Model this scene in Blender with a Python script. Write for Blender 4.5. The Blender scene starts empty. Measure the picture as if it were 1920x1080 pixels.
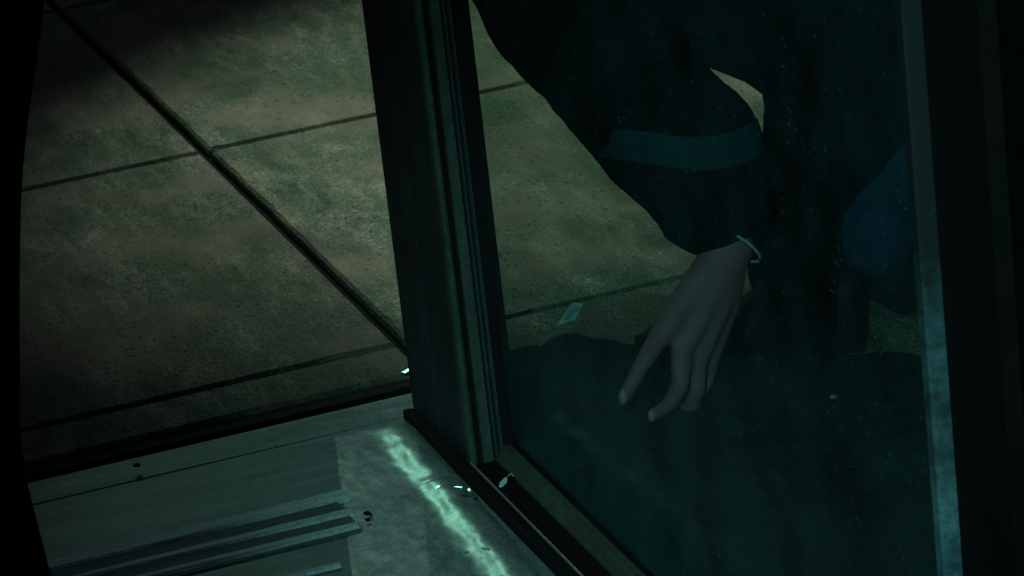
import bpy, bmesh, math, random
from mathutils import Vector, Matrix, noise
R = math.radians
sc = bpy.context.scene

# ---------------------------------------------------------------- camera
YAW, PITCH, ROLL, FPX = R(17.65), R(20.15), R(-6.6), 7000.0
fw = Vector((math.cos(PITCH)*math.sin(YAW), math.cos(PITCH)*math.cos(YAW), -math.sin(PITCH)))
rt = Vector((math.cos(YAW), -math.sin(YAW), 0)); upv = rt.cross(fw)
cr = rt*math.cos(ROLL) + upv*math.sin(ROLL)
cu = -rt*math.sin(ROLL) + upv*math.cos(ROLL)
CAM = Vector((-0.98881, -3.26908, 1.43410))
cd = bpy.data.cameras.new('camera'); cam = bpy.data.objects.new('camera', cd)
sc.collection.objects.link(cam); sc.camera = cam
cam.matrix_world = Matrix(((cr.x, cu.x, -fw.x, CAM.x), (cr.y, cu.y, -fw.y, CAM.y), (cr.z, cu.z, -fw.z, CAM.z), (0, 0, 0, 1)))
cd.sensor_width = 36; cd.lens = 36*FPX/1920; cd.clip_start = 0.05; cd.clip_end = 500
cd.dof.use_dof = True; cd.dof.focus_distance = 3.5; cd.dof.aperture_fstop = 22.0

# ---------------------------------------------------------------- night sky, moonlight, exposure
w = bpy.data.worlds.new('World'); sc.world = w; w.use_nodes = True
nt = w.node_tree; bg = nt.nodes['Background']
sky = nt.nodes.new('ShaderNodeTexSky'); sky.sky_type = 'NISHITA'; sky.sun_disc = False
sky.sun_elevation = R(32); sky.sun_rotation = R(-15)
nt.links.new(sky.outputs[0], bg.inputs[0]); bg.inputs[1].default_value = 0.004
SUN_DIR = Vector((0.25, 0.85, 0.56)).normalized()
sl = bpy.data.lights.new('moonlight', 'SUN'); sl.energy = 0.012; sl.angle = R(0.5); sl.color = (0.6, 0.9, 0.85)
so = bpy.data.objects.new('moonlight', sl); sc.collection.objects.link(so)
so.rotation_euler = SUN_DIR.to_track_quat('Z', 'Y').to_euler()
sc.view_settings.view_transform = 'Standard'; sc.view_settings.look = 'None'
sc.view_settings.exposure = 0; sc.view_settings.gamma = 1; sc.view_settings.use_curve_mapping = False

# ---------------------------------------------------------------- helpers
C = sc.collection
def at(px, py, x=None, y=None, z=None, d=None):
    """photo pixel -> world point on the plane x=, y=, z= or at viewing distance d"""
    r = fw + cr*((px-960)/FPX) - cu*((py-540)/FPX)
    if d is not None: return CAM + r*d
    if z is not None: return CAM + r*((z-CAM.z)/r.z)
    if y is not None: return CAM + r*((y-CAM.y)/r.y)
    return CAM + r*((x-CAM.x)/r.x)

def link(name, me, mat, parent=None, kind=None):
    o = bpy.data.objects.new(name, me); C.objects.link(o)
    if mat and not me.materials: me.materials.append(mat)
    if parent: o.parent = parent; o.matrix_parent_inverse = parent.matrix_basis.inverted()
    if kind: o['kind'] = kind
    return o
def tag(o, label, cat, group=None):
    o['label'] = label; o['category'] = cat
    if group: o['group'] = group
    return o
def thing(name, loc, label, cat, group=None):
    o = bpy.data.objects.new(name, None); C.objects.link(o); o.location = loc; o.empty_display_size = .1
    return tag(o, label, cat, group)
def bmobj(name, bm, mat, parent=None, kind=None, smooth=False):
    bmesh.ops.recalc_face_normals(bm, faces=bm.faces)
    me = bpy.data.meshes.new(name); bm.to_mesh(me); bm.free()
    if smooth:
        for p in me.polygons: p.use_smooth = True
    return link(name, me, mat, parent, kind)
def box(bm, a, b):
    a, b = Vector(a), Vector(b)
    r = bmesh.ops.create_cube(bm, size=1)
    for v in r['verts']:
        v.co = Vector(((a.x+b.x)/2 + v.co.x*(b.x-a.x), (a.y+b.y)/2 + v.co.y*(b.y-a.y), (a.z+b.z)/2 + v.co.z*(b.z-a.z)))
    return r['verts']
def bevel(bm, w, seg=2):
    bmesh.ops.bevel(bm, geom=list(bm.edges), offset=w, segments=seg, affect='EDGES', profile=.6)
def extr(bm, prof, axis, a, b, n=1, closed=True):
    """profile of 2-D points carried along an axis from a to b"""
    rings = []
    for i in range(n+1):
        t = a + (b-a)*i/n; ring = []
        for (p, q) in prof:
            co = {'x': (t, p, q), 'y': (p, t, q), 'z': (p, q, t)}[axis]
            ring.append(bm.verts.new(co))
        rings.append(ring)
    m = len(prof)
    for i in range(n):
        for j in range(m if closed else m-1):
            k = (j+1) % m
            bm.faces.new((rings[i][j], rings[i][k], rings[i+1][k], rings[i+1][j]))
    if closed:
        bm.faces.new(rings[0]); bm.faces.new(rings[-1][::-1])
    return rings
def tube(bm, pts, rad, seg=8, cap=True):
    pts = [Vector(p) for p in pts]; rings = []
    rs = rad if isinstance(rad, (list, tuple)) else [rad]*len(pts)
    for i, p in enumerate(pts):
        t = (pts[min(i+1, len(pts)-1)] - pts[max(i-1, 0)]).normalized()
        u = t.orthogonal().normalized() if i == 0 else (u - t*u.dot(t)).normalized()
        v = t.cross(u)
        rings.append([bm.verts.new(p + (u*math.cos(2*math.pi*k/seg) + v*math.sin(2*math.pi*k/seg))*rs[i]) for k in range(seg)])
    for i in range(len(pts)-1):
        for k in range(seg):
            bm.faces.new((rings[i][k], rings[i][(k+1) % seg], rings[i+1][(k+1) % seg], rings[i+1][k]))
    if cap: bm.faces.new(rings[0][::-1]); bm.faces.new(rings[-1])

# ---------------------------------------------------------------- materials
class N:
    def __init__(s, name):
        s.m = bpy.data.materials.new(name); s.m.use_nodes = True; s.t = s.m.node_tree
        s.b = s.t.nodes['Principled BSDF']; s.tc = s.t.nodes.new('ShaderNodeTexCoord')
        s.geo = s.t.nodes.new('ShaderNodeNewGeometry')
    def n(s, typ, **kw):
        x = s.t.nodes.new(typ)
        for k, v in kw.items():
            if k in x.inputs: s.set(x.inputs[k], v)
            else: setattr(x, k, v)
        return x
    def set(s, inp, v):
        if hasattr(v, 'links') or isinstance(v, bpy.types.NodeSocket): s.t.links.new(v, inp)
        else: inp.default_value = v
    def vec(s, scale, src='pos', rot=(0, 0, 0)):
        mp = s.n('ShaderNodeMapping'); s.set(mp.inputs[0], s.geo.outputs['Position'] if src == 'pos' else s.tc.outputs['Object'])
        mp.inputs['Scale'].default_value = scale; mp.inputs['Rotation'].default_value = rot
        return mp.outputs[0]
    def noise(s, scale, detail=6, rough=.6, vec=None, dist=0):
        x = s.n('ShaderNodeTexNoise', Scale=scale, Detail=detail, Roughness=rough, Distortion=dist)
        s.set(x.inputs['Vector'], vec if vec else s.geo.outputs['Position']); return x.outputs['Fac']
    def ramp(s, fac, stops):
        x = s.n('ShaderNodeValToRGB'); s.set(x.inputs[0], fac); e = x.color_ramp.elements
        while len(e) < len(stops): e.new(.5)
        for i, (p, c) in enumerate(stops):
            e[i].position = p; e[i].color = (c, c, c, 1) if not isinstance(c, tuple) else (*c, 1)
        return x.outputs[0]
    def mix(s, f, a, b, mode='MIX'):
        x = s.n('ShaderNodeMix', data_type='RGBA', blend_type=mode)
        s.set(x.inputs[0], f)
        for i, v in ((6, a), (7, b)):
            s.set(x.inputs[i], (*v, 1) if isinstance(v, tuple) and len(v) == 3 else v)
        return x.outputs[2]
    def math(s, op, a, b=0.0):
        x = s.n('ShaderNodeMath', operation=op); s.set(x.inputs[0], a); s.set(x.inputs[1], b); return x.outputs[0]
    def bump(s, h, strength=.3, dist=.002):
        x = s.n('ShaderNodeBump', Strength=strength, Distance=dist); s.set(x.inputs['Height'], h)
        s.set(s.b.inputs['Normal'], x.outputs[0])
    def p(s, **kw):
        for k, v in kw.items():
            k = k.replace('_', ' ')
            if isinstance(v, tuple) and len(v) == 3: v = (*v, 1)
            s.set(s.b.inputs[k], v)
        return s

def m_slab():
    a = N('weathered_concrete')
    iso = a.vec((1, .40, 1))
    big = a.noise(3.2, 5, .6, vec=iso); mid = a.noise(17, 9, .74, vec=iso, dist=.5); fine = a.noise(330, 4, .85, vec=iso)
    streak = a.noise(1, 7, .72, vec=a.vec((46, 8, 30), rot=(0, 0, R(-8))))
    col = a.ramp(mid, [(.36, (.045, .080, .045)), (.46, (.13, .17, .12)), (.54, (.21, .235, .185)), (.66, (.44, .40, .345))])
    col = a.mix(a.ramp(big, [(.42, .85), (.54, 0.)]), col, (.060, .10, .058), 'MIX')
    col = a.mix(a.ramp(streak, [(.40, .35), (.50, 0.)]), col, (.07, .10, .065))
    col = a.mix(a.ramp(streak, [(.53, 0.), (.66, .26)]), col, (.50, .41, .35))
    spot = a.noise(60, 5, .8, vec=iso)
    col = a.mix(a.ramp(spot, [(.34, .55), (.45, 0.)]), col, (.05, .075, .05))
    g = a.ramp(fine, [(.38, .32), (.5, 1.), (.62, 1.75)])
    col = a.mix(1.0, col, g, 'MULTIPLY')
    warm = a.noise(4.5, 3, .5)
    col = a.mix(a.ramp(warm, [(.48, 0.), (.60, .5)]), col, (.34, .255, .205))
    oi = a.n('ShaderNodeObjectInfo'); tone = a.ramp(oi.outputs['Random'], [(0, .72), (1, 1.12)])
    col = a.mix(1.0, col, tone, 'MULTIPLY')
    vor = a.n('ShaderNodeTexVoronoi', Scale=95.0); a.set(vor.inputs['Vector'], a.vec((1, .6, 1)))
    pit = a.math('MULTIPLY', a.ramp(vor.outputs['Distance'], [(.12, 1.), (.26, 0.)]), a.ramp(a.noise(7, 3), [(.45, 0.), (.55, 1.)]))
    col = a.mix(a.math('MULTIPLY', pit, .75), col, (.03, .035, .025))
    h = a.math('ADD', a.math('MULTIPLY', mid, .7), a.math('SUBTRACT', a.math('MULTIPLY', fine, .35), pit))
    a.p(Base_Color=col, Roughness=.85); a.bump(h, .55, .003); return a.m

def m_metal(name, col, rough, metallic=.75, dirt=.5, blotch=14, bump=.12, streak=None):
    a = N(name)
    n1 = a.noise(blotch, 8, .7, dist=.4); n2 = a.noise(230, 4, .75)
    c2 = tuple(x*.32 for x in col)
    c = a.mix(a.ramp(n1, [(.36, dirt), (.62, 0.)]), col, c2)
    c = a.mix(1.0, c, a.ramp(n2, [(.3, .6), (.7, 1.25)]), 'MULTIPLY')
    r = a.math('ADD', rough-.08, a.math('MULTIPLY', n1, .18))
    if streak:
        s = a.noise(1, 6, .7, vec=a.vec(streak)); c = a.mix(1.0, c, a.ramp(s, [(.3, .6), (.65, 1.25)]), 'MULTIPLY')
        n1 = a.math('ADD', n1, a.math('MULTIPLY', s, .5))
    a.p(Base_Color=c, Roughness=r, Metallic=metallic)
    a.bump(a.math('ADD', n1, a.math('MULTIPLY', n2, .25)), bump, .002); return a.m

def m_plain(name, col, rough=.7, metallic=0., var=.3, scale=30, bump=.15, spec=.5):
    a = N(name); n1 = a.noise(scale, 6, .65)
    c = a.mix(1.0, col, a.ramp(n1, [(.3, 1-var), (.7, 1+var)]), 'MULTIPLY')
    a.p(Base_Color=c, Roughness=rough, Metallic=metallic); a.b.inputs['Specular IOR Level'].default_value = spec
    a.bump(n1, bump, .002); return a.m

M_SLAB = m_slab()
M_SOIL = m_plain('joint_dirt', (.010, .012, .009), .95, spec=.1)
M_ASPH = m_plain('dark_asphalt', (.035, .038, .035), .9, scale=120, spec=.2)
M_FLOOR = m_metal('worn_steel_floor', (.27, .37, .38), .55, .3, .6, 9, .10, (4, 40, 4))
M_RIB = m_metal('scuffed_rib_steel', (.72, .92, .97), .6, .0, .15, 30, .15, (10, 160, 10))
M_RECESS = m_metal('dark_recess', (.13, .20, .21), .7, .0, .5, 20, .1, (4, 90, 4))  # darker tone for the plate between the tread bars
M_COVE = m_metal('buckled_steel_cover', (.50, .60, .58), .30, .4, .35, 16, .07, (60, 20, 30))
M_FRAME = m_metal('dark_anodised_frame', (.03, .055, .06), .6, .0, .6, 12, .06, (60, 60, 2))
M_FRAME2 = m_metal('olive_metal_bead', (.07, .105, .09), .55, .1, .5, 18, .06, (60, 60, 2))
M_BEAD = m_metal('dull_green_rail', (.085, .125, .10), .55, .2, .6, 22, .1)
M_BLACK = m_plain('black_rubber', (.006, .0065, .007), .75, spec=.2)
M_DARK = m_plain('black_painted_wood', (.004, .0045, .005), .9, spec=.08)
M_COAT = m_plain('black_wool', (.0075, .011, .0125), .95, var=.55, scale=55, bump=.5, spec=.1)
M_STRIPE = m_plain('blue_nylon', (.018, .075, .12), .8, var=.3, scale=25, bump=.3, spec=.2)
M_JEAN = m_plain('blue_denim', (.014, .065, .155), .9, var=.3, scale=200, bump=.3, spec=.15)
M_SHOE = m_plain('black_leather', (.01, .01, .011), .6, spec=.3)
M_SKIN = m_plain('skin', (.50, .20, .27), .6, var=.15, scale=60, bump=.08)
M_NAIL = m_plain('nail', (.55, .42, .42), .35, var=.05)
M_HAIR = m_plain('dark_hair', (.01, .008, .006), .6, scale=150)
M_CUFF = m_plain('pale_shirt_cuff', (.55, .68, .66), .7, var=.1)
M_STRING = m_plain('thread', (.28, .35, .34), .8, var=.1)
M_PAPER = m_plain('tag_paper', (.70, .95, .95), .33, var=.1)
M_INK = m_plain('teal_ink', (.12, .50, .58), .6, var=.2)
M_INK2 = m_plain('lime_ink', (.20, .45, .12), .6, var=.2)
M_SHINY = m_plain('shiny_foil', (.85, .95, .9), .32, 1.0, .02, 60, .0)

def m_bag():
    a = N('speckled_black_cloth')
    v = a.n('ShaderNodeTexVoronoi', Scale=105.0); a.set(v.inputs['Vector'], a.geo.outputs['Position'])
    sp = a.math('MULTIPLY', a.ramp(v.outputs['Distance'], [(.10, 1.), (.27, 0.)]), a.ramp(a.noise(36, 4, .7), [(.44, 0.), (.60, 1.)]))
    base = a.mix(a.ramp(a.noise(14, 7, .7), [(.34, 0.), (.68, 1.)]), (.006, .010, .010), (.022, .040, .038))
    c = a.mix(sp, base, (.11, .19, .18))
    a.p(Base_Color=c, Roughness=.85); a.b.inputs['Specular IOR Level'].default_value = .15
    a.bump(a.math('ADD', a.noise(60, 6, .7), sp), .6, .003); return a.m
M_BAG = m_bag()

def m_glass():
    a = N('smudged_hazed_glass')
    t = a.t; out = t.nodes['Material Output']
    gl = a.n('ShaderNodeBsdfGlossy'); gl.inputs['Roughness'].default_value = .11
    tr = a.n('ShaderNodeBsdfTransparent'); tr.inputs[0].default_value = (.70, .79, .755, 1)
    fr = a.n('ShaderNodeFresnel', IOR=1.5)
    m1 = a.n('ShaderNodeMixShader'); a.set(m1.inputs[0], a.math('MULTIPLY', a.math('MULTIPLY', fr.outputs[0], .22), a.math('SUBTRACT', 1.0, a.geo.outputs['Backfacing']))); a.set(m1.inputs[1], tr.outputs[0]); a.set(m1.inputs[2], gl.outputs[0])
    df = a.n('ShaderNodeBsdfDiffuse'); df.inputs[0].default_value = (.14, .34, .38, 1)
    v = a.n('ShaderNodeTexVoronoi', Scale=150.0); a.set(v.inputs['Vector'], a.vec((1, .45, 1)))
    dots = a.math('MULTIPLY', a.ramp(v.outputs['Distance'], [(.08, 1.), (.22, 0.)]), a.ramp(a.noise(30, 4, .7), [(.50, 0.), (.68, .45)]))
    sx = a.n('ShaderNodeSeparateXYZ'); a.set(sx.inputs[0], a.geo.outputs['Position'])
    low_ = a.ramp(a.math('ADD', sx.outputs[2], a.math('MULTIPLY', a.math('SUBTRACT', a.noise(5, 4), .5), .3)), [(.12, 1.), (.42, .4)])  # haze painted into the film, thinned with height to darken the upper pane
    film = a.math('MULTIPLY', a.ramp(a.noise(10, 8, .72), [(.36, .03), (.62, .14)]), low_)
    m2 = a.n('ShaderNodeMixShader'); a.set(m2.inputs[0], a.math('ADD', dots, film)); a.set(m2.inputs[1], m1.outputs[0]); a.set(m2.inputs[2], df.outputs[0])
    a.set(out.inputs[0], m2.outputs[0]); return a.m
M_GLASS = m_glass()

def m_emit(name, col, s):
    a = N(name); a.p(Base_Color=(.8, .8, .8)); a.set(a.b.inputs['Emission Color'], (*col, 1)); a.b.inputs['Emission Strength'].default_value = s
    return a.m

# ---------------------------------------------------------------- ground and paving slabs
bm = bmesh.new(); bmesh.ops.create_grid(bm, x_segments=1, y_segments=1, size=150)
for v in bm.verts: v.co.z = -.06
link_ground = bmobj('ground', bm, M_ASPH, kind='structure')
paving = bpy.data.objects.new('pavement', None); C.objects.link(paving); paving['kind'] = 'structure'
bm = bmesh.new(); box(bm, (-4, .2795, -.055), (5, 7.6, -.012)); box(bm, (.0455, -2.85, -.055), (5, .2793, -.012)); bmobj('joint_bed', bm, M_SOIL, paving, kind='structure')
rnd = random.Random(4)
X0, Y0, S = .038, .371, .802
xs = [X0 + S*i for i in range(-5, 7)]; ys = [.2805] + [Y0 + S*i for i in range(0, 9)]
cells = [(i, ys[j], ys[j+1], j) for j in range(len(ys)-1) for i in range(len(xs)-1) if not (j == 0 and i >= 5)]
cells += [(i, Y0 - S*(k+1), Y0 - S*k, 1) for k in range(4) for i in range(5, len(xs)-1)]
if True:
    for (i, ya_, yb_, j) in cells:
        gx0 = .0065 if abs(xs[i]-X0) < .01 else .005; gx1 = .0065 if abs(xs[i+1]-X0) < .01 else .005
        gy0 = 0.0 if j == 0 else .0048; gy1 = .0048
        x0, x1, y0, y1 = xs[i]+gx0, xs[i+1]-gx1, ya_+gy0, yb_-gy1
        if yb_ < .4 and i == 5: x0 = .048
        bm = bmesh.new(); n = 36 if (-1.2 < x0 < .9 and y0 < 2.4) else 6
        # slab outline walked round with small chips, bevelled top
        loop = []
        def walk(ax, ay, bx, by):
            for k in range(n):
                t = k/n; loop.append((ax+(bx-ax)*t, ay+(by-ay)*t))
        walk(x0, y0, x1, y0); walk(x1, y0, x1, y1); walk(x1, y1, x0, y1); walk(x0, y1, x0, y0)
        cx, cy = (x0+x1)/2, (y0+y1)/2; top, mid, low = [], [], []
        dz = rnd.uniform(-.0012, .0012)
        for (px_, py_) in loop:
            nn = noise.noise(Vector((px_*30, py_*30, 3.1))); n2 = noise.noise(Vector((px_*110, py_*110, 9.)))
            inset = .0004 + max(0, nn-.25)*.009 + max(0, n2)*.0022
            dx, dy = (cx-px_), (cy-py_); L = max(abs(dx), abs(dy)*(x1-x0)/(y1-y0), 1e-6)
            ux = (1 if dx > 0 else -1) if abs(abs(dx)-(x1-x0)/2) < 1e-4 else 0
            uy = (1 if dy > 0 else -1) if abs(abs(dy)-(y1-y0)/2) < 1e-4 else 0
            low.append(bm.verts.new((px_, py_, -.03)))
            mid.append(bm.verts.new((px_+ux*inset*.5, py_+uy*inset*.5, -.004+dz)))
            top.append(bm.verts.new((px_+ux*(inset+.003), py_+uy*(inset+.003), dz)))
        m = len(loop)
        for a_, b_ in ((low, mid), (mid, top)):
            for k in range(m): bm.faces.new((a_[k], a_[(k+1) % m], b_[(k+1) % m], b_[k]))
        bm.faces.new(top)
        bmobj('paving_slab', bm, M_SLAB, paving)

# ---------------------------------------------------------------- steel floor of the booth
floor = bpy.data.objects.new('metal_floor', None); C.objects.link(floor); floor['kind'] = 'structure'
bm = bmesh.new(); box(bm, (-1.6, -5.5, -.055), (.0445, .232, -.004)); bmobj('floor_plate', bm, M_FLOOR, floor)
bm = bmesh.new(); extr(bm, [(.226, -.03), (.226, -.004), (.224, -.0030), (.1735, -.0030), (.172, -.0038), (.172, -.03)], 'x', -1.6, -.02)
bmobj('edge_strip', bm, M_FLOOR, floor)
# rubber channel between the slabs and the steel floor
bm = bmesh.new(); extr(bm, [(.2785, -.04), (.2785, -.006), (.262, -.009), (.262, -.028), (.236, -.028), (.2335, -.018), (.2335, -.04)], 'x', -1.6, .0445)
bmobj('rubber_channel', bm, M_BLACK, floor)
# ribbed tread: separate raised bars that stop short of the corner
for (ya, yb, h, xe) in ((.026, -.004, .0042, -.139), (-.022, -.042, .0042, -.147), (-.058, -.078, .0042, -.153), (-.142, -.150, .0040, -.195)):
    bm = bmesh.new(); nseg = 90
    prof = [(ya, -.0045), (ya-.003, h-.0055), (ya-.006, h-.004), (yb+.006, h-.004), (yb+.003, h-.0055), (yb, -.0045)]
    rings = extr(bm, prof, 'x', -1.5, xe, nseg)
    for rg in rings:
        for k, v in enumerate(rg):
            if 0 < k < 5:
                v.co.z += .0004*noise.noise(Vector((v.co.x*22, ya*90, 1))); v.co.y += .0016*noise.noise(Vector((v.co.x*35, ya*60+k, 5)))
    bmobj('tread_bar', bm, M_RIB, floor)
bm = bmesh.new()
for k in range(5):
    p = at(690+rnd.uniform(-7, 8), 968+rnd.uniform(-10, 7), z=0); r = rnd.uniform(.0015, .0045)
    vs = bmesh.ops.create_icosphere(bm, subdivisions=2, radius=r)['verts']
    for v in vs: v.co = v.co*(1+.4*noise.noise(v.co*300)); v.co.z *= .35; v.co += p
bmobj('dirt_clump', bm, M_SOIL, floor, smooth=True)

bm = bmesh.new(); box(bm, (-1.5, -.082, -.0042), (-.152, .024, -.0022)); bmobj('tread_recess', bm, M_RECESS, floor)
# bulged cover along the foot of the glass wall (two overlapping lengths)
def sst(t): t = max(0, min(1, t)); return t*t*(3-2*t)
def cover(name, y0, y1, lift, ny, roundend, seed, par=floor):
    bm = bmesh.new(); rings = []
    nx = 70
    for i in range(ny+1):
        y = y1 + (y0-y1)*i/ny; ring = []
        e = 1.0
        if roundend:
            t = min(1, (y0-y)/.10); e = math.sqrt(max(0, 1-(1-t)**2))
        xl = -.108 - .26*(.15-max(y, -1.0)); hh = 0.0; px0 = xl; fy = .004+.015*(max(y, -1.0)+.27)/.34
        for k in range(nx+1):
            x = xl + (-.100-xl)*k/20 if k <= 20 else -.100 + .074*(k-20)/(nx-20); s = (x-xl)/(-.026-xl)
            def slope(q):
                q -= fy
                if q < -.100: return .03
                if q < -.078: return .03+.295*sst((q+.100)/.022)
                if q < -.064: return .325*(1-(q+.078)/.014)
                return -38*(q+.064)
            mq = (x+px0)/2; hh += slope(mq)*(x-px0) if k else 0; px0 = x
            h = max(-.001, hh) + .0*sst((x-xl)/.05)*(1-sst((x+.045)/.014)*.8); h -= .0016*math.exp(-((y+.012+.2*(x+.06))/.005)**2)*sst((x+.075)/.02)
            wv = Vector((x*26, y*26, seed)); w2 = Vector((x*90, y*70, seed))
            z = -.0038 + (h + .0007*noise.noise(wv) + .00035*noise.noise(w2))*e + lift*sst(s/.5)*e
            ring.append(bm.verts.new((x + .0015*noise.noise(Vector((0, y*12, seed+k*.001))), y, z)))
        rings.append(ring)
    for i in range(ny):
        for k in range(nx): bm.faces.new((rings[i][k], rings[i][k+1], rings[i+1][k+1], rings[i+1][k]))
    for v0, v1 in zip(rings[0], rings[0][1:]): pass
    for ra, rb in zip(rings, rings[1:]):
        e_ = bm.edges.get((ra[20], rb[20]))
        if e_: e_.smooth = True
    low = [bm.verts.new((v.co.x, v.co.y, -.0045)) for v in rings[0]]
    for k in range(nx): bm.faces.new((rings[0][k], low[k], low[k+1], rings[0][k+1]))
    return bmobj(name, bm, M_COVE, par, smooth=True)
cover('bulged_cover', .162, -2.6, .0, 700, True, 2.0)
bm = bmesh.new(); extr(bm, [(-.0275, -.0045), (-.0275, .005), (-.025, .007), (-.018, .006), (-.0130, .003), (-.0130, -.0045)], 'y', -2.6, .168, 40); bmobj('shade_strip', bm, M_BLACK, floor)  # added black strip standing in for shade beside the cover

# ---------------------------------------------------------------- glass wall with its corner post
wall = thing('glass_wall', (.02, 0, 0), 'glass wall with dark metal corner post, seen from inside above the steel floor', 'glass wall')
post = bpy.data.objects.new('corner_post', None); C.objects.link(post); post.parent = wall; post.matrix_parent_inverse = wall.matrix_basis.inverted()
def zpart(name, prof, mat, z0=-.004, z1=2.3, smooth=False, par=post):
    bm = bmesh.new(); extr(bm, prof, 'z', z0, z1)
    return bmobj(name, bm, mat, par)
zpart('post_body', [(-.012, .182), (-.012, .098), (-.0105, .094), (-.0105, .012), (-.0085, .008), (.024, .008), (.034, .02), (.034, .182)], M_FRAME)
def halfround(x0, x1, y, d, n=8):
    c, r = (x0+x1)/2, (x1-x0)/2
    return [(x0, y+.006)] + [(c - r*math.cos(math.pi*k/n), y - d*math.sin(math.pi*k/n)) for k in range(n+1)] + [(x1, y+.006)]
zpart('bead', halfround(-.0125, -.0035, .004, .005), M_FRAME2)
zpart('groove_liner', [(-.0034, .0078), (-.0034, .0045), (.0016, .0045), (.0016, .0078)], M_BLACK)
zpart('flat_strip', [(.0017, .0078), (.0017, .000), (.0026, -.001), (.0115, -.001), (.0124, .000), (.0124, .0078)], M_FRAME2)
zpart('bead', halfround(.0145, .0185, .003, .003), M_FRAME)
zpart('bead', halfround(.0195, .0245, .003, .004), M_FRAME)
zpart('rubber_gasket', [(.0247, .0195), (.0247, .004), (.030, .001), (.040, .001), (.0425, .004), (.0425, .03), (.0345, .03), (.0345, .0195)], M_BLACK)
zpart('rear_flange', [(.0345, .031), (.041, .031), (.041, .182), (.0345, .182)], M_BLACK)

def ypart(name, prof, mat, y0=-2.6, y1=.0, par=wall):
    bm = bmesh.new(); extr(bm, prof, 'y', y0, y1); return bmobj(name, bm, mat, par)
ypart('rail_lip', [(-.0128, -.004), (-.0128, .0045), (-.0118, .0055), (-.0108, .0045), (-.0108, -.004)], M_COVE, y1=.0)
ypart('bottom_rail', [(-.0107, -.004), (-.0107, .0015), (.013, .0015), (.013, -.004)], M_BLACK, y1=-.002)
ypart('glazing_bead', [(.0132, -.004), (.0132, .004), (.019, .0125), (.0225, .0145), (.0300, .0150), (.0300, -.004)], M_BEAD, y1=-.002)
ypart('bottom_gasket', [(.0302, -.004), (.0302, .0165), (.0345, .0175), (.0400, .016), (.0440, .012), (.0440, -.004)], M_BLACK, y1=-.002)
bm = bmesh.new(); box(bm, (.0350, -.999, .0170), (.0390, .0020, 2.28)); bmobj('glass_pane', bm, M_GLASS, wall)
# near jamb of the pane
def m_jamb():
    a = N('jamb_metal_light_fade')
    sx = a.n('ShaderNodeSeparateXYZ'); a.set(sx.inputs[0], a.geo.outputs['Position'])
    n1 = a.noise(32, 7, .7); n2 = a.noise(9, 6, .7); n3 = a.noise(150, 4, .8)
    low_tone = a.mix(a.ramp(n1, [(.38, .8), (.58, 0.)]), (.16, .35, .41), (.045, .11, .14))
    low_tone = a.mix(1.0, low_tone, a.ramp(n3, [(.35, .6), (.65, 1.3)]), 'MULTIPLY')
    fade_z = a.math('ADD', sx.outputs[2], a.math('MULTIPLY', a.math('SUBTRACT', n2, .5), .5))
    c = a.mix(a.ramp(fade_z, [(.27, 0.), (.52, 1.)]), low_tone, (.012, .022, .024))  # light fall-off painted into the colour: strip darkens towards the top
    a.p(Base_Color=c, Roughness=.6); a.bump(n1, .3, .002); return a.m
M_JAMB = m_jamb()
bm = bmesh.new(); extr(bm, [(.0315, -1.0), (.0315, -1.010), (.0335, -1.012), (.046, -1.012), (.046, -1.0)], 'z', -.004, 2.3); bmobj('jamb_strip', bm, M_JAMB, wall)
bm = bmesh.new(); extr(bm, [(.0463, -.99), (.0463, -1.10), (.060, -1.10), (.060, -.99)], 'z', -.004, 2.3); bmobj('jamb_gasket', bm, M_BLACK, wall)
bm = bmesh.new(); box(bm, (-.02, -1.01, 2.301), (.06, .18, 2.36)); bmobj('top_rail', bm, M_FRAME, wall)

# dark walls either side of the opening
bm = bmesh.new(); box(bm, (.0605, -1.45, -.004), (.95, -.99, 2.4)); bevel(bm, .004)
rw = bmobj('dark_wall', bm, M_DARK, None); tag(rw, 'unlit black wall closing off the right edge beside the glass', 'wall')


# ---------------------------------------------------------------- added black curtain, its edge shaped to the dark left border
lj = thing('dark_edge_curtain', (-.62, -.17, 0), 'added black curtain shaped to fill the dark left edge, over the steel floor', 'curtain')
edge = [at(x_, y_, y=-.17) for (x_, y_) in ((110, -2600), (100, -400), (84, 0), (70, 110), (52, 220), (40, 350), (37, 500), (37, 700), (38, 820), (50, 900), (70, 980), (96, 1080), (112, 1150))]
edge.sort(key=lambda p: p.z)
def edge_x(z):
    if z <= edge[0].z: return edge[0].x
    for p, q in zip(edge, edge[1:]):
        if p.z <= z <= q.z: return p.x+(q.x-p.x)*(z-p.z)/(q.z-p.z)
    return edge[-1].x
for wi in range(4):
    bm = bmesh.new(); prev = None
    for i in range(61):
        z = .012+2.2*(i/60)**1.6; xe = edge_x(z)-.2*wi
        prof = [(xe-.006, -.176), (xe-.001, -.174), (xe, -.170), (xe-.001, -.166), (xe-.006, -.164)]
        wv = [.008*math.sin(k*1.4+z*2) for k in range(10)]
        back = [(xe-.21*(k+1)/9, -.164+wv[k]+.01*wi) for k in range(9)]
        ring = [bm.verts.new((x_, y_-.012*wi, z)) for (x_, y_) in prof+back+[(x_, y_-.010) for (x_, y_) in back[::-1]]]
        if prev:
            for k in range(len(ring)): bm.faces.new((prev[k], prev[(k+1) % len(ring)], ring[(k+1) % len(ring)], ring[k]))
        else: bm.faces.new(ring)
        prev = ring
    bm.faces.new(prev[::-1])
    bmobj('added_curtain_strip', bm, M_BLACK, lj, smooth=True)
bm = bmesh.new(); box(bm, (-1.4, -.20, 2.2), (-.40, -.14, 2.26)); bmobj('added_curtain_rail', bm, M_FRAME, lj)

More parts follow.
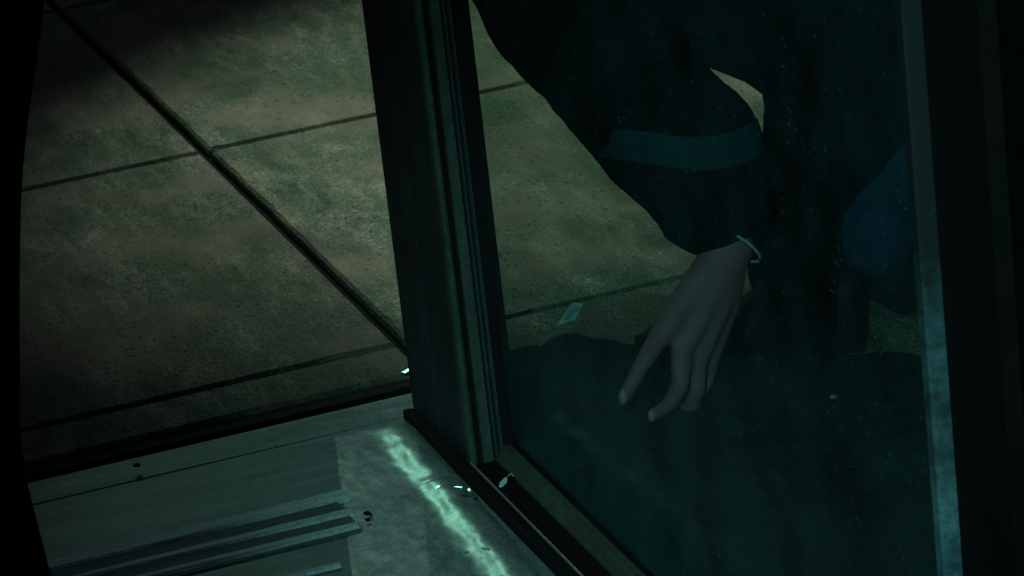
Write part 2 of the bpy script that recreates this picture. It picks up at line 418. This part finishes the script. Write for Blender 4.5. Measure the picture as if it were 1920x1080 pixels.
# ---------------------------------------------------------------- black bag outside the glass
bag = thing('bag', (.30, -.2, 0), 'large slumped black bag with pale flecks lying outside behind the glass', 'bag')
crest = [(at(900, 640, z=.05)), at(950, 640, z=.05), at(1010, 638, z=.05), at(1045, 618, z=.05), at(1075, 606, z=.05), at(1120, 622, z=.05), at(1160, 634, z=.05), at(1260, 634, z=.05), at(1440, 655, z=.05), at(1560, 650, z=.05), at(1640, 648, z=.05), at(1760, 655, z=.05)]
def ycrest(x):
    pts = sorted((p.x, p.y) for p in crest)
    if x <= pts[0][0]: return pts[0][1]
    for (xa, ya), (xb, yb) in zip(pts, pts[1:]):
        if xa <= x <= xb: return ya+(yb-ya)*(x-xa)/(xb-xa)
    return pts[-1][1]
bm = bmesh.new(); NX, NY = 150, 260; grid = []
def sst(t): t = max(0, min(1, t)); return t*t*(3-2*t)
for j in range(NY+1):
    row = []
    for i in range(NX+1):
        x = .047 + (.62-.047)*i/NX; v = j/NY
        yc = ycrest(x)+.035; y = yc + (-.97-yc)*v
        e = min(sst((yc-y)/.05), sst((y+.97)/.06), sst((x-.046)/.03), sst((.62-x)/.05))
        P = Vector((x*7, y*5, 2.)); f1 = noise.noise(P); f2 = 1-abs(noise.noise(Vector((x*13+f1, y*9, 8.)))); f3 = noise.noise(Vector((x*60, y*60, 3)))
        z = e**.6*(1-.5*math.exp(-((x-.20)**2+(y+.05)**2)/.012))*(.045 + .016*f1*min(1, (yc-y)/.15) + .012*(f2-.6) + .0016*f3)
        row.append(bm.verts.new((x, y, max(.0015, z))))
    grid.append(row)
for j in range(NY):
    for i in range(NX): bm.faces.new((grid[j][i], grid[j][i+1], grid[j+1][i+1], grid[j+1][i]))
bmobj('bag_body', bm, M_BAG, bag, smooth=True)
bm = bmesh.new()
sp = []
for k in range(25):
    t = k/24; x = .30+.22*t; y = -.30-.35*t+.05*math.sin(t*7)
    sp.append((x, y, .062+.02*math.sin(t*math.pi)+.006*math.sin(t*15)))
tube(bm, sp, .009, 8)
bmobj('bag_strap', bm, M_BLACK, bag, smooth=True)

# ---------------------------------------------------------------- price tag on a thread
tg = thing('paper_tag', at(1045, 611, z=.052), 'small pale turquoise printed paper tag at the far edge of the black bag', 'tag')
A0, A1 = at(1043, 612, z=.056), at(1074, 568, z=.070)
B1 = at(1094, 570, z=.070); B0 = at(1078, 601, z=.062); Bm = at(1062, 604, z=.057)
nn = (A1-A0).cross(B1-A0).normalized()
if nn.dot(CAM-A0) < 0: nn = -nn
def plate(pts, name, mat, off, th=.0006, par=None):
    bm = bmesh.new()
    a = [bm.verts.new(p+nn*(off+th)) for p in pts]; b = [bm.verts.new(p+nn*off) for p in pts]
    bm.faces.new(a); bm.faces.new(b[::-1]); m = len(pts)
    for k in range(m): bm.faces.new((a[k], b[k], b[(k+1) % m], a[(k+1) % m]))
    return bmobj(name, bm, mat, par)
plate([A0, A1, B1, B0, Bm], 'card', M_PAPER, 0, par=tg)
def tp(u, v): return A0.lerp(A1, v).lerp(B0.lerp(B1, v), u)
for (u0, v0, u1, v1, mt) in ((.14, .50, .82, .76, M_INK), (.2, .82, .8, .87, M_INK), (.16, .40, .86, .44, M_INK2), (.2, .28, .7, .36, M_INK), (.75, .5, .88, .8, M_INK2), (.25, .18, .55, .23, M_INK)):
    plate([tp(u0, v0), tp(u0, v1), tp(u1, v1), tp(u1, v0)], 'printed_mark', mt, .0008, .0003, tg)
bm = bmesh.new(); q = at(1003, 601, z=.02)
tube(bm, [A0+nn*.001, A0.lerp(q, .35)+Vector((0, 0, .002)), A0.lerp(q, .7), q], .0007, 6); bmobj('thread', bm, M_STRING, tg, smooth=True)

# ---------------------------------------------------------------- person bending down outside the glass
per = thing('person', (.47, .16, 0), 'person in black coat and blue jeans bending down outside the glass, one hand reaching low', 'person')
hipN, hipF = Vector((.49, .12, .86)), Vector((.60, .24, .86))
knN, knF = Vector((.510, .19, .47)), Vector((.545, .215, .47))
anN = at(1515, 668, z=0)+Vector((0, 0, .085)); heelF, toeF = at(1702, 592, z=0), at(1592, 512, z=0)
anF = heelF+Vector((-.015, .03, .085))
pel = (hipN+hipF)/2+Vector((0, 0, .03)); ch = Vector((.36, .10, .74)); neck = Vector((.28, .06, .72)); head = Vector((.235, .02, .66))
shN, shF = Vector((.26, .02, .68)), Vector((.38, .20, .70))
HD = -.065; elN = at(1085, -30, d=3.76+HD); wr = at(1368, 462, d=3.775+HD); elF = Vector((.33, .30, .50)); wrF = Vector((.42, .22, .62))
def skinny(name, chains, mat, vox, smooth_it=3, parent=per):
    bm = bmesh.new()
    for pts, rs in chains:
        dense, dr = [], []
        for (a, b, ra, rb) in zip(pts, pts[1:], rs, rs[1:]):
            for k in range(6): dense.append(Vector(a).lerp(Vector(b), k/6)); dr.append(ra+(rb-ra)*k/6)
        dense.append(Vector(pts[-1])); dr.append(rs[-1])
        tube(bm, dense, dr, 14)
        for p, r in zip(pts, rs):
            vs = bmesh.ops.create_icosphere(bm, subdivisions=2, radius=r)['verts']
            for v in vs: v.co += Vector(p)
    o = bmobj(name, bm, mat, parent)
    m = o.modifiers.new('union', 'REMESH'); m.mode = 'VOXEL'; m.voxel_size = vox; m.use_smooth_shade = True
    s_ = o.modifiers.new('soften', 'SMOOTH'); s_.iterations = smooth_it; s_.factor = .5
    return o
h = lambda px, py, d: at(px, py, d=d+(HD if d < 3.802 else 0))
w0 = wr
fingers = [
 ([w0, h(1300, 545, 3.755), h(1236, 632, 3.735), h(1200, 690, 3.72), h(1180, 727, 3.715), h(1168, 750, 3.715)], [.022, .017, .0115, .0085, .0075, .0065]),
 ([w0, h(1325, 560, 3.76), h(1278, 655, 3.745), h(1276, 722, 3.745), h(1252, 762, 3.755), h(1222, 780, 3.765)], [.022, .017, .0115, .0095, .008, .0068]),
 ([w0, h(1342, 570, 3.77), h(1308, 672, 3.762), h(1306, 732, 3.768), h(1296, 768, 3.785), h(1268, 772, 3.795)], [.022, .017, .0115, .009, .008, .0068]),
 ([w0, h(1358, 572, 3.785), h(1332, 666, 3.785), h(1326, 712, 3.79), h(1314, 738, 3.795), h(1300, 746, 3.80)], [.022, .016, .0105, .008, .007, .006]),
 ([w0, h(1318, 520, 3.79), h(1268, 590, 3.80), h(1232, 655, 3.80), h(1208, 715, 3.79)], [.020, .015, .012, .0095, .008]),
]
chains = [([elN, elN.lerp(w0, .5), w0], [.04, .036, .025])] + fingers
chains += [([shN, elN], [.05, .042]), ([shF, elF, wrF], [.05, .04, .027]), ([wrF, wrF+Vector((.05, -.03, -.02)), wrF+Vector((.09, -.05, -.04))], [.024, .03, .018]),
           ([pel, ch, neck, head], [.13, .12, .055, .06]), ([shN, ch, shF], [.06, .1, .06]),
           ([hipN, knN, anN], [.08, .036, .028]), ([hipF, knF, at(1650, 60, d=4.0), at(1645, 330, d=3.99), anF], [.085, .050, .040, .034, .028]),
           ([head, head+Vector((-.02, -.02, -.045))], [.082, .068])]
for k in range(4):   # far hand fingers
    b0 = wrF+Vector((.085, -.06+.018*k, -.035)); chains.append(([b0, b0+Vector((.03, -.012, -.014)), b0+Vector((.045, -.012, -.034))], [.009, .008, .007]))
hd = head+Vector((-.02, -.02, -.03)); face = Vector((-.35, -.55, -.75)).normalized(); side = face.cross(Vector((0, 0, 1))).normalized(); fu = side.cross(face)
chains += [([hd+face*.07+fu*.015, hd+face*.095-fu*.012], [.009, .013]), ([hd+side*.078, hd+side*.084+fu*.02], [.010, .013]), ([hd-side*.078, hd-side*.084+fu*.02], [.010, .013]),
           ([hd+face*.074-fu*.038-side*.015, hd+face*.074-fu*.038+side*.015], [.007, .007])]
skinny('body', chains, M_SKIN, .0042, 3)
for sx in (-1, 1):
    bm = bmesh.new(); vs = bmesh.ops.create_uvsphere(bm, u_segments=16, v_segments=10, radius=.011)['verts']
    for v in vs: v.co += hd+face*.072+side*.028*sx+fu*.018
    bmobj('eye', bm, M_CUFF, per, smooth=True)
bm = bmesh.new(); vs = bmesh.ops.create_icosphere(bm, subdivisions=4, radius=.098)['verts']
for v in vs:
    c = v.co.copy(); v.co = c*(1+.06*noise.noise(c*60)) + hd - face*.022 + fu*.012
bmobj('hair', bm, M_HAIR, per, smooth=True)
# nails on the two fingers that show
for (p, d_, r_) in (((1169, 744), 3.706, .0062), ((1222, 779), 3.757, .0052)):
    bm = bmesh.new(); vs = bmesh.ops.create_icosphere(bm, subdivisions=3, radius=1)['verts']; c = h(*p, d_)
    for v in vs: v.co = (cr*v.co.x*r_*.75 + cu*v.co.y*r_*1.25 + fw*v.co.z*.003) + c
    bmobj('fingernail', bm, M_NAIL, per, smooth=True)
# coat sleeve with a blue band
def wob(o, amp, sc_, tex='CLOUDS'):
    t = bpy.data.textures.new('folds', tex); t.noise_scale = sc_
    m = o.modifiers.new('folds', 'DISPLACE'); m.texture = t; m.strength = amp; m.mid_level = .5; m.texture_coords = 'GLOBAL'
sle = skinny('coat_sleeve', [([shN, h(985, -140, 3.77), h(1075, 25, 3.765), h(1187, 180, 3.765), h(1300, 292, 3.77), h(1338, 372, 3.775), h(1352, 408, 3.775)],
                              [.10, .09, .081, .072, .074, .060, .036])], M_COAT, .006, 4)
wob(sle, .016, .07)
def ring_strip(name, pts, width, mat, drop=0.0):
    pass
# band: a sheath just outside the sleeve, cut slanting across it
bm = bmesh.new(); c0, c1 = h(1300, 262, 3.768), h(1312, 325, 3.770); ax = (-cu*.95+cr*.15).normalized()
u = ax.cross(fw).normalized(); v_ = ax.cross(u)
ringsb = []
from mathutils.bvhtree import BVHTree
bpy.context.view_layer.update(); dg = bpy.context.evaluated_depsgraph_get()
ev = sle.evaluated_get(dg); mev = ev.to_mesh(); mw = sle.matrix_world
bvh = BVHTree.FromPolygons([mw @ v.co for v in mev.vertices], [p.vertices[:] for p in mev.polygons]); ev.to_mesh_clear()
for i in range(13):
    t = i/12; c = c0.lerp(c1, t); rg = []
    for k in range(72):
        a_ = 2*math.pi*k/72; dr_ = u*math.cos(a_)+v_*math.sin(a_); side_ = dr_.dot(cr)
        cc = c+ax*(.010*side_-.022*side_*side_)
        hit = bvh.ray_cast(cc+dr_*.3, -dr_, .3); rr = .3-hit[3] if hit[3] else .07
        rg.append(bm.verts.new(cc+dr_*(min(rr, .1)+.0012)))
    ringsb.append(rg)
for i in range(12):
    for k in range(72): bm.faces.new((ringsb[i][k], ringsb[i][(k+1) % 72], ringsb[i+1][(k+1) % 72], ringsb[i+1][k]))
bd = bmobj('sleeve_band', bm, M_STRIPE, per, smooth=True)
m = bd.modifiers.new('thickness', 'SOLIDIFY'); m.thickness = .003
# pale shirt cuff
bm = bmesh.new(); ax = (h(1320, 545, 3.76)-w0).normalized(); c = h(1374, 458, 3.770); u = ax.cross(fw).normalized(); v_ = ax.cross(u)
tube(bm, [c+(u*math.cos(2*math.pi*k/24)*.031+v_*math.sin(2*math.pi*k/24)*.029) for k in range(24)]+[c+u*.031], .0016, 8)
bmobj('bracelet', bm, M_CUFF, per, smooth=True)
# other sleeve, coat back
cb = skinny('coat', [([pel+Vector((0, 0, .02)), ch, neck+Vector((.03, .02, 0))], [.17, .165, .085]), ([shN, ch, shF], [.10, .15, .10]), ([shF, elF, wrF], [.085, .075, .055]),
                     ([pel, h(1560, -330, 3.92)], [.16, .13])], M_COAT, .009, 4)
wob(cb, .03, .09)
# hanging coat front: folded sheet with an outline of its own
rows = [(-620, 980, 1800), (-400, 1010, 1790), (-200, 1060, 1770), (-60, 1110, 1760), (20, 1190, 1750), (75, 1255, 1748), (110, 1296, 1742), (128, 1345, 1735), (150, 1400, 1728), (180, 1441, 1715), (205, 1440, 1700), (240, 1437, 1678), (290, 1432, 1636), (340, 1428, 1590), (385, 1426, 1562), (440, 1428, 1560), (500, 1430, 1568), (560, 1431, 1566), (620, 1434, 1563), (680, 1442, 1555)]
bm = bmesh.new(); prev = None
def rowint(y):
    for a, b in zip(rows, rows[1:]):
        if a[0] <= y <= b[0]:
            t = (y-a[0])/(b[0]-a[0]); return a[1]+(b[1]-a[1])*t, a[2]+(b[2]-a[2])*t
for i in range(131):
    y = -620+1300*i/130; xl, xr = rowint(y); row = []
    for k in range(61):
        s_ = k/60; x = xl+(xr-xl)*s_
        ed = math.sin(math.pi*s_)
        d_ = 3.815 - .045*ed + .011*math.sin(x*.055+y*.006+2*noise.noise(Vector((x*.004, y*.004, 2)))) + .014*noise.noise(Vector((x*.012, y*.007, 4)))
        if y < -60: d_ -= .03*min(1, (-60-y)/400)
        jx = 3*noise.noise(Vector((y*.02, s_*2, 1)))
        row.append(bm.verts.new(at(x+jx, y, d=d_)))
    if prev:
        for k in range(60): bm.faces.new((prev[k], prev[k+1], row[k+1], row[k]))
    prev = row
fl = bmobj('coat_front', bm, M_COAT, per, smooth=True)
m = fl.modifiers.new('thickness', 'SOLIDIFY'); m.thickness = .006; m.offset = 0
# jeans and shoes
jn = skinny('jeans', [([pel, (hipN+pel)/2, hipN, knN, anN+Vector((.0, .03, .0))], [.12, .12, .10, .055, .042]), ([pel, hipF, knF, h(1650, 60, 4.0), h(1640, 330, 3.99), h(1655, 430, 3.985), anF], [.12, .10, .078, .066, .062, .054, .044])], M_JEAN, .007, 3)
wob(jn, .014, .05)
def shoe(heel, toe, lift=0):
    ax = (toe-heel).normalized(); L = (toe-heel).length; u = Vector((0, 0, 1)).cross(ax).normalized(); bm = bmesh.new(); rg = []
    for i in range(25):
        t = i/24; wd = .040*(math.sin(math.pi*min(1, max(.0, t*.92+.08)))**.35)*(1.0 if t > .5 else .82+.18*t/.5)
        ht = .090 if t < .28 else .090-.05*sst((t-.28)/.4); ht *= (1-sst((t-.82)/.18)*.55)
        c = heel+ax*(L*t); r = []
        for k in range(16):
            a_ = 2*math.pi*k/16; cx_, cz_ = math.cos(a_), math.sin(a_)
            r.append(bm.verts.new(c+u*(wd*abs(cx_)**.8*(1 if cx_ > 0 else -1))+Vector((0, 0, ht*.5+ht*.5*abs(cz_)**.7*(1 if cz_ > 0 else -1)+.002))))
        rg.append(r)
    for i in range(24):
        for k in range(16): bm.faces.new((rg[i][k], rg[i][(k+1) % 16], rg[i+1][(k+1) % 16], rg[i+1][k]))
    bm.faces.new(rg[0]); bm.faces.new(rg[-1][::-1])
    o = bmobj('shoe', bm, M_SHOE, per, smooth=True); return o
shoe(heelF, heelF+(toeF-heelF).normalized()*.25)
gN = at(1500, 668, z=0); shoe(gN+Vector((.06, -.03, 0)), gN+Vector((-.14, .11, 0)))

# ---------------------------------------------------------------- shiny scraps that catch the green lamp, and one with its glint put into the colour
VN = -fw; LP = Vector((.05, 3.55, 1.80))
def scrap(px, py, z, pts, label, cat, mat=None):
    c = at(px, py, z=z); n_ = ((CAM-c).normalized()+(LP-c).normalized()).normalized()
    e1 = n_.orthogonal().normalized()
    e1 = (cr-n_*cr.dot(n_)).normalized(); e2 = n_.cross(e1)
    bm = bmesh.new(); k_ = 1/1880
    P = [c+e1*(x*k_)-e2*(-y*k_/max(.3, abs(e2.dot(cu)))) for (x, y) in pts]
    # slightly domed chip
    ctr = bm.verts.new(sum(P, Vector())/len(P)); top = [bm.verts.new(p) for p in P]; low = [bm.verts.new(p-n_*.0015) for p in P]
    m_ = len(P)
    for k in range(m_):
        bm.faces.new((ctr, top[k], top[(k+1) % m_])); bm.faces.new((top[k], low[k], low[(k+1) % m_], top[(k+1) % m_]))
    bm.faces.new(low[::-1]); o = bmobj(cat.replace(' ', '_'), bm, mat or M_SHINY); tag(o, label, cat); return o
scrap(760, 694, .006, [(-11, 0), (-6, -3), (8, 4), (11, 2), (10, -4), (-2, -5)], 'bright glinting metal chip at the end of the black channel by the corner post', 'metal chip')
scrap(943, 903, .010, [(-8, -5), (-6, 1), (4, 6), (8, 5), (7, -1), (-2, -6)], 'pale scrap with its glint put into the colour, on the black rail below the corner post', 'pale scrap', M_PAPER)  # pale colour stands in for a glint; the post blocks the lamp here
scrap(821, 912, .038, [(-4, 1), (0, 2), (5, 0), (4, -2), (-3, -3)], 'tiny bright fleck at the left end of the dent across the steel cover', 'fleck')
scrap(859, 914, .040, [(-8, 3), (-6, 4), (8, -1), (7, -3)], 'thin bright sliver in the middle of the dent across the steel cover', 'sliver')
scrap(879, 918, .038, [(-3, 2), (1, 2), (4, -2), (-1, -2)], 'tiny bright crumb at the right end of the dent across the steel cover', 'crumb')
p0, p1, p2 = at(952, 893, z=.012), at(958, 888, z=.014), at(963, 893, z=.012)
bm = bmesh.new(); tube(bm, [p0, p1, p2], .0008, 6); o = bmobj('wire_bit', bm, M_STRING, smooth=True); tag(o, 'small bent grey wire end just right of the pale scrap on the rail', 'wire')
bm = bmesh.new(); vs = bmesh.ops.create_uvsphere(bm, u_segments=20, v_segments=12, radius=.0035)['verts']
for v in vs: v.co.z *= .6; v.co += at(1562, 744, z=.066)
o = bmobj('bead_drop', bm, M_NAIL, smooth=True); tag(o, 'tiny round pale bead lying on the black bag at the right', 'bead')
bm = bmesh.new(); vs = bmesh.ops.create_icosphere(bm, subdivisions=3, radius=.004)['verts']
for v in vs: v.co = v.co*(1+.3*noise.noise(v.co*400)); v.co.z *= .4; v.co += at(257, 872, z=.005)
o = bmobj('dirt_crumb', bm, M_SOIL, smooth=True); tag(o, 'small dark crumb of dirt on the plain steel strip left of the cover', 'dirt')

# ---------------------------------------------------------------- lamps of the place and an added fill spot
def lamp(name, loc, aim, label, cat, energy, col, size, blend, radius, lens_col, pole=True):
    t = thing(name, (loc[0], loc[1], -.012), label, cat)
    L = Vector(loc); d = (Vector(aim)-L).normalized()
    if pole:
        bm = bmesh.new(); b = L-Vector((d.x, d.y, 0)).normalized()*.35
        tube(bm, [(b.x, b.y, -.012), (b.x, b.y, L.z+.1), (L.x, L.y, L.z+.16)], [.05, .04, .03], 12); bmobj('pole', bm, M_FRAME, t, smooth=True)
    bm = bmesh.new(); tube(bm, [L-d*.16, L-d*.12, L-d*.02], [.06, radius+.03, radius+.04], 20); bmobj('lamp_head', bm, M_FRAME, t, smooth=True)
    ld = bpy.data.lights.new('bulb', 'SPOT'); ld.energy = energy; ld.color = col; ld.spot_size = R(size); ld.spot_blend = blend; ld.shadow_soft_size = radius
    o = bpy.data.objects.new('bulb', ld); C.objects.link(o); o.location = L; o.rotation_euler = (-d).to_track_quat('Z', 'Y').to_euler()
    return t
lamp('street_lamp', (1.7, 3.4, 3.6), (.455, 1.05, 0), 'pole lamp beyond the paving with a narrow warm beam', 'street lamp', 450, (.76, 1., .76), 19.2, 1.0, .06, None)
lamp('signal_lamp', tuple(LP), (-.05, -.1, 0), 'green signal lamp on a pole beyond the paving', 'signal lamp', 18.0, (.40, 1., .70), 13.5, 1.0, .06, None)
lamp('fill_lamp', (-1.6, -4.1, 2.5), (.27, -.14, 0.05), 'added teal fill spotlight, out of view inside above the steel floor', 'fill lamp', 310, (.42, 1., .90), 13.6, 1.0, .05, None, pole=False)  # unseen fill spot, added to bring out hand, jeans and bag
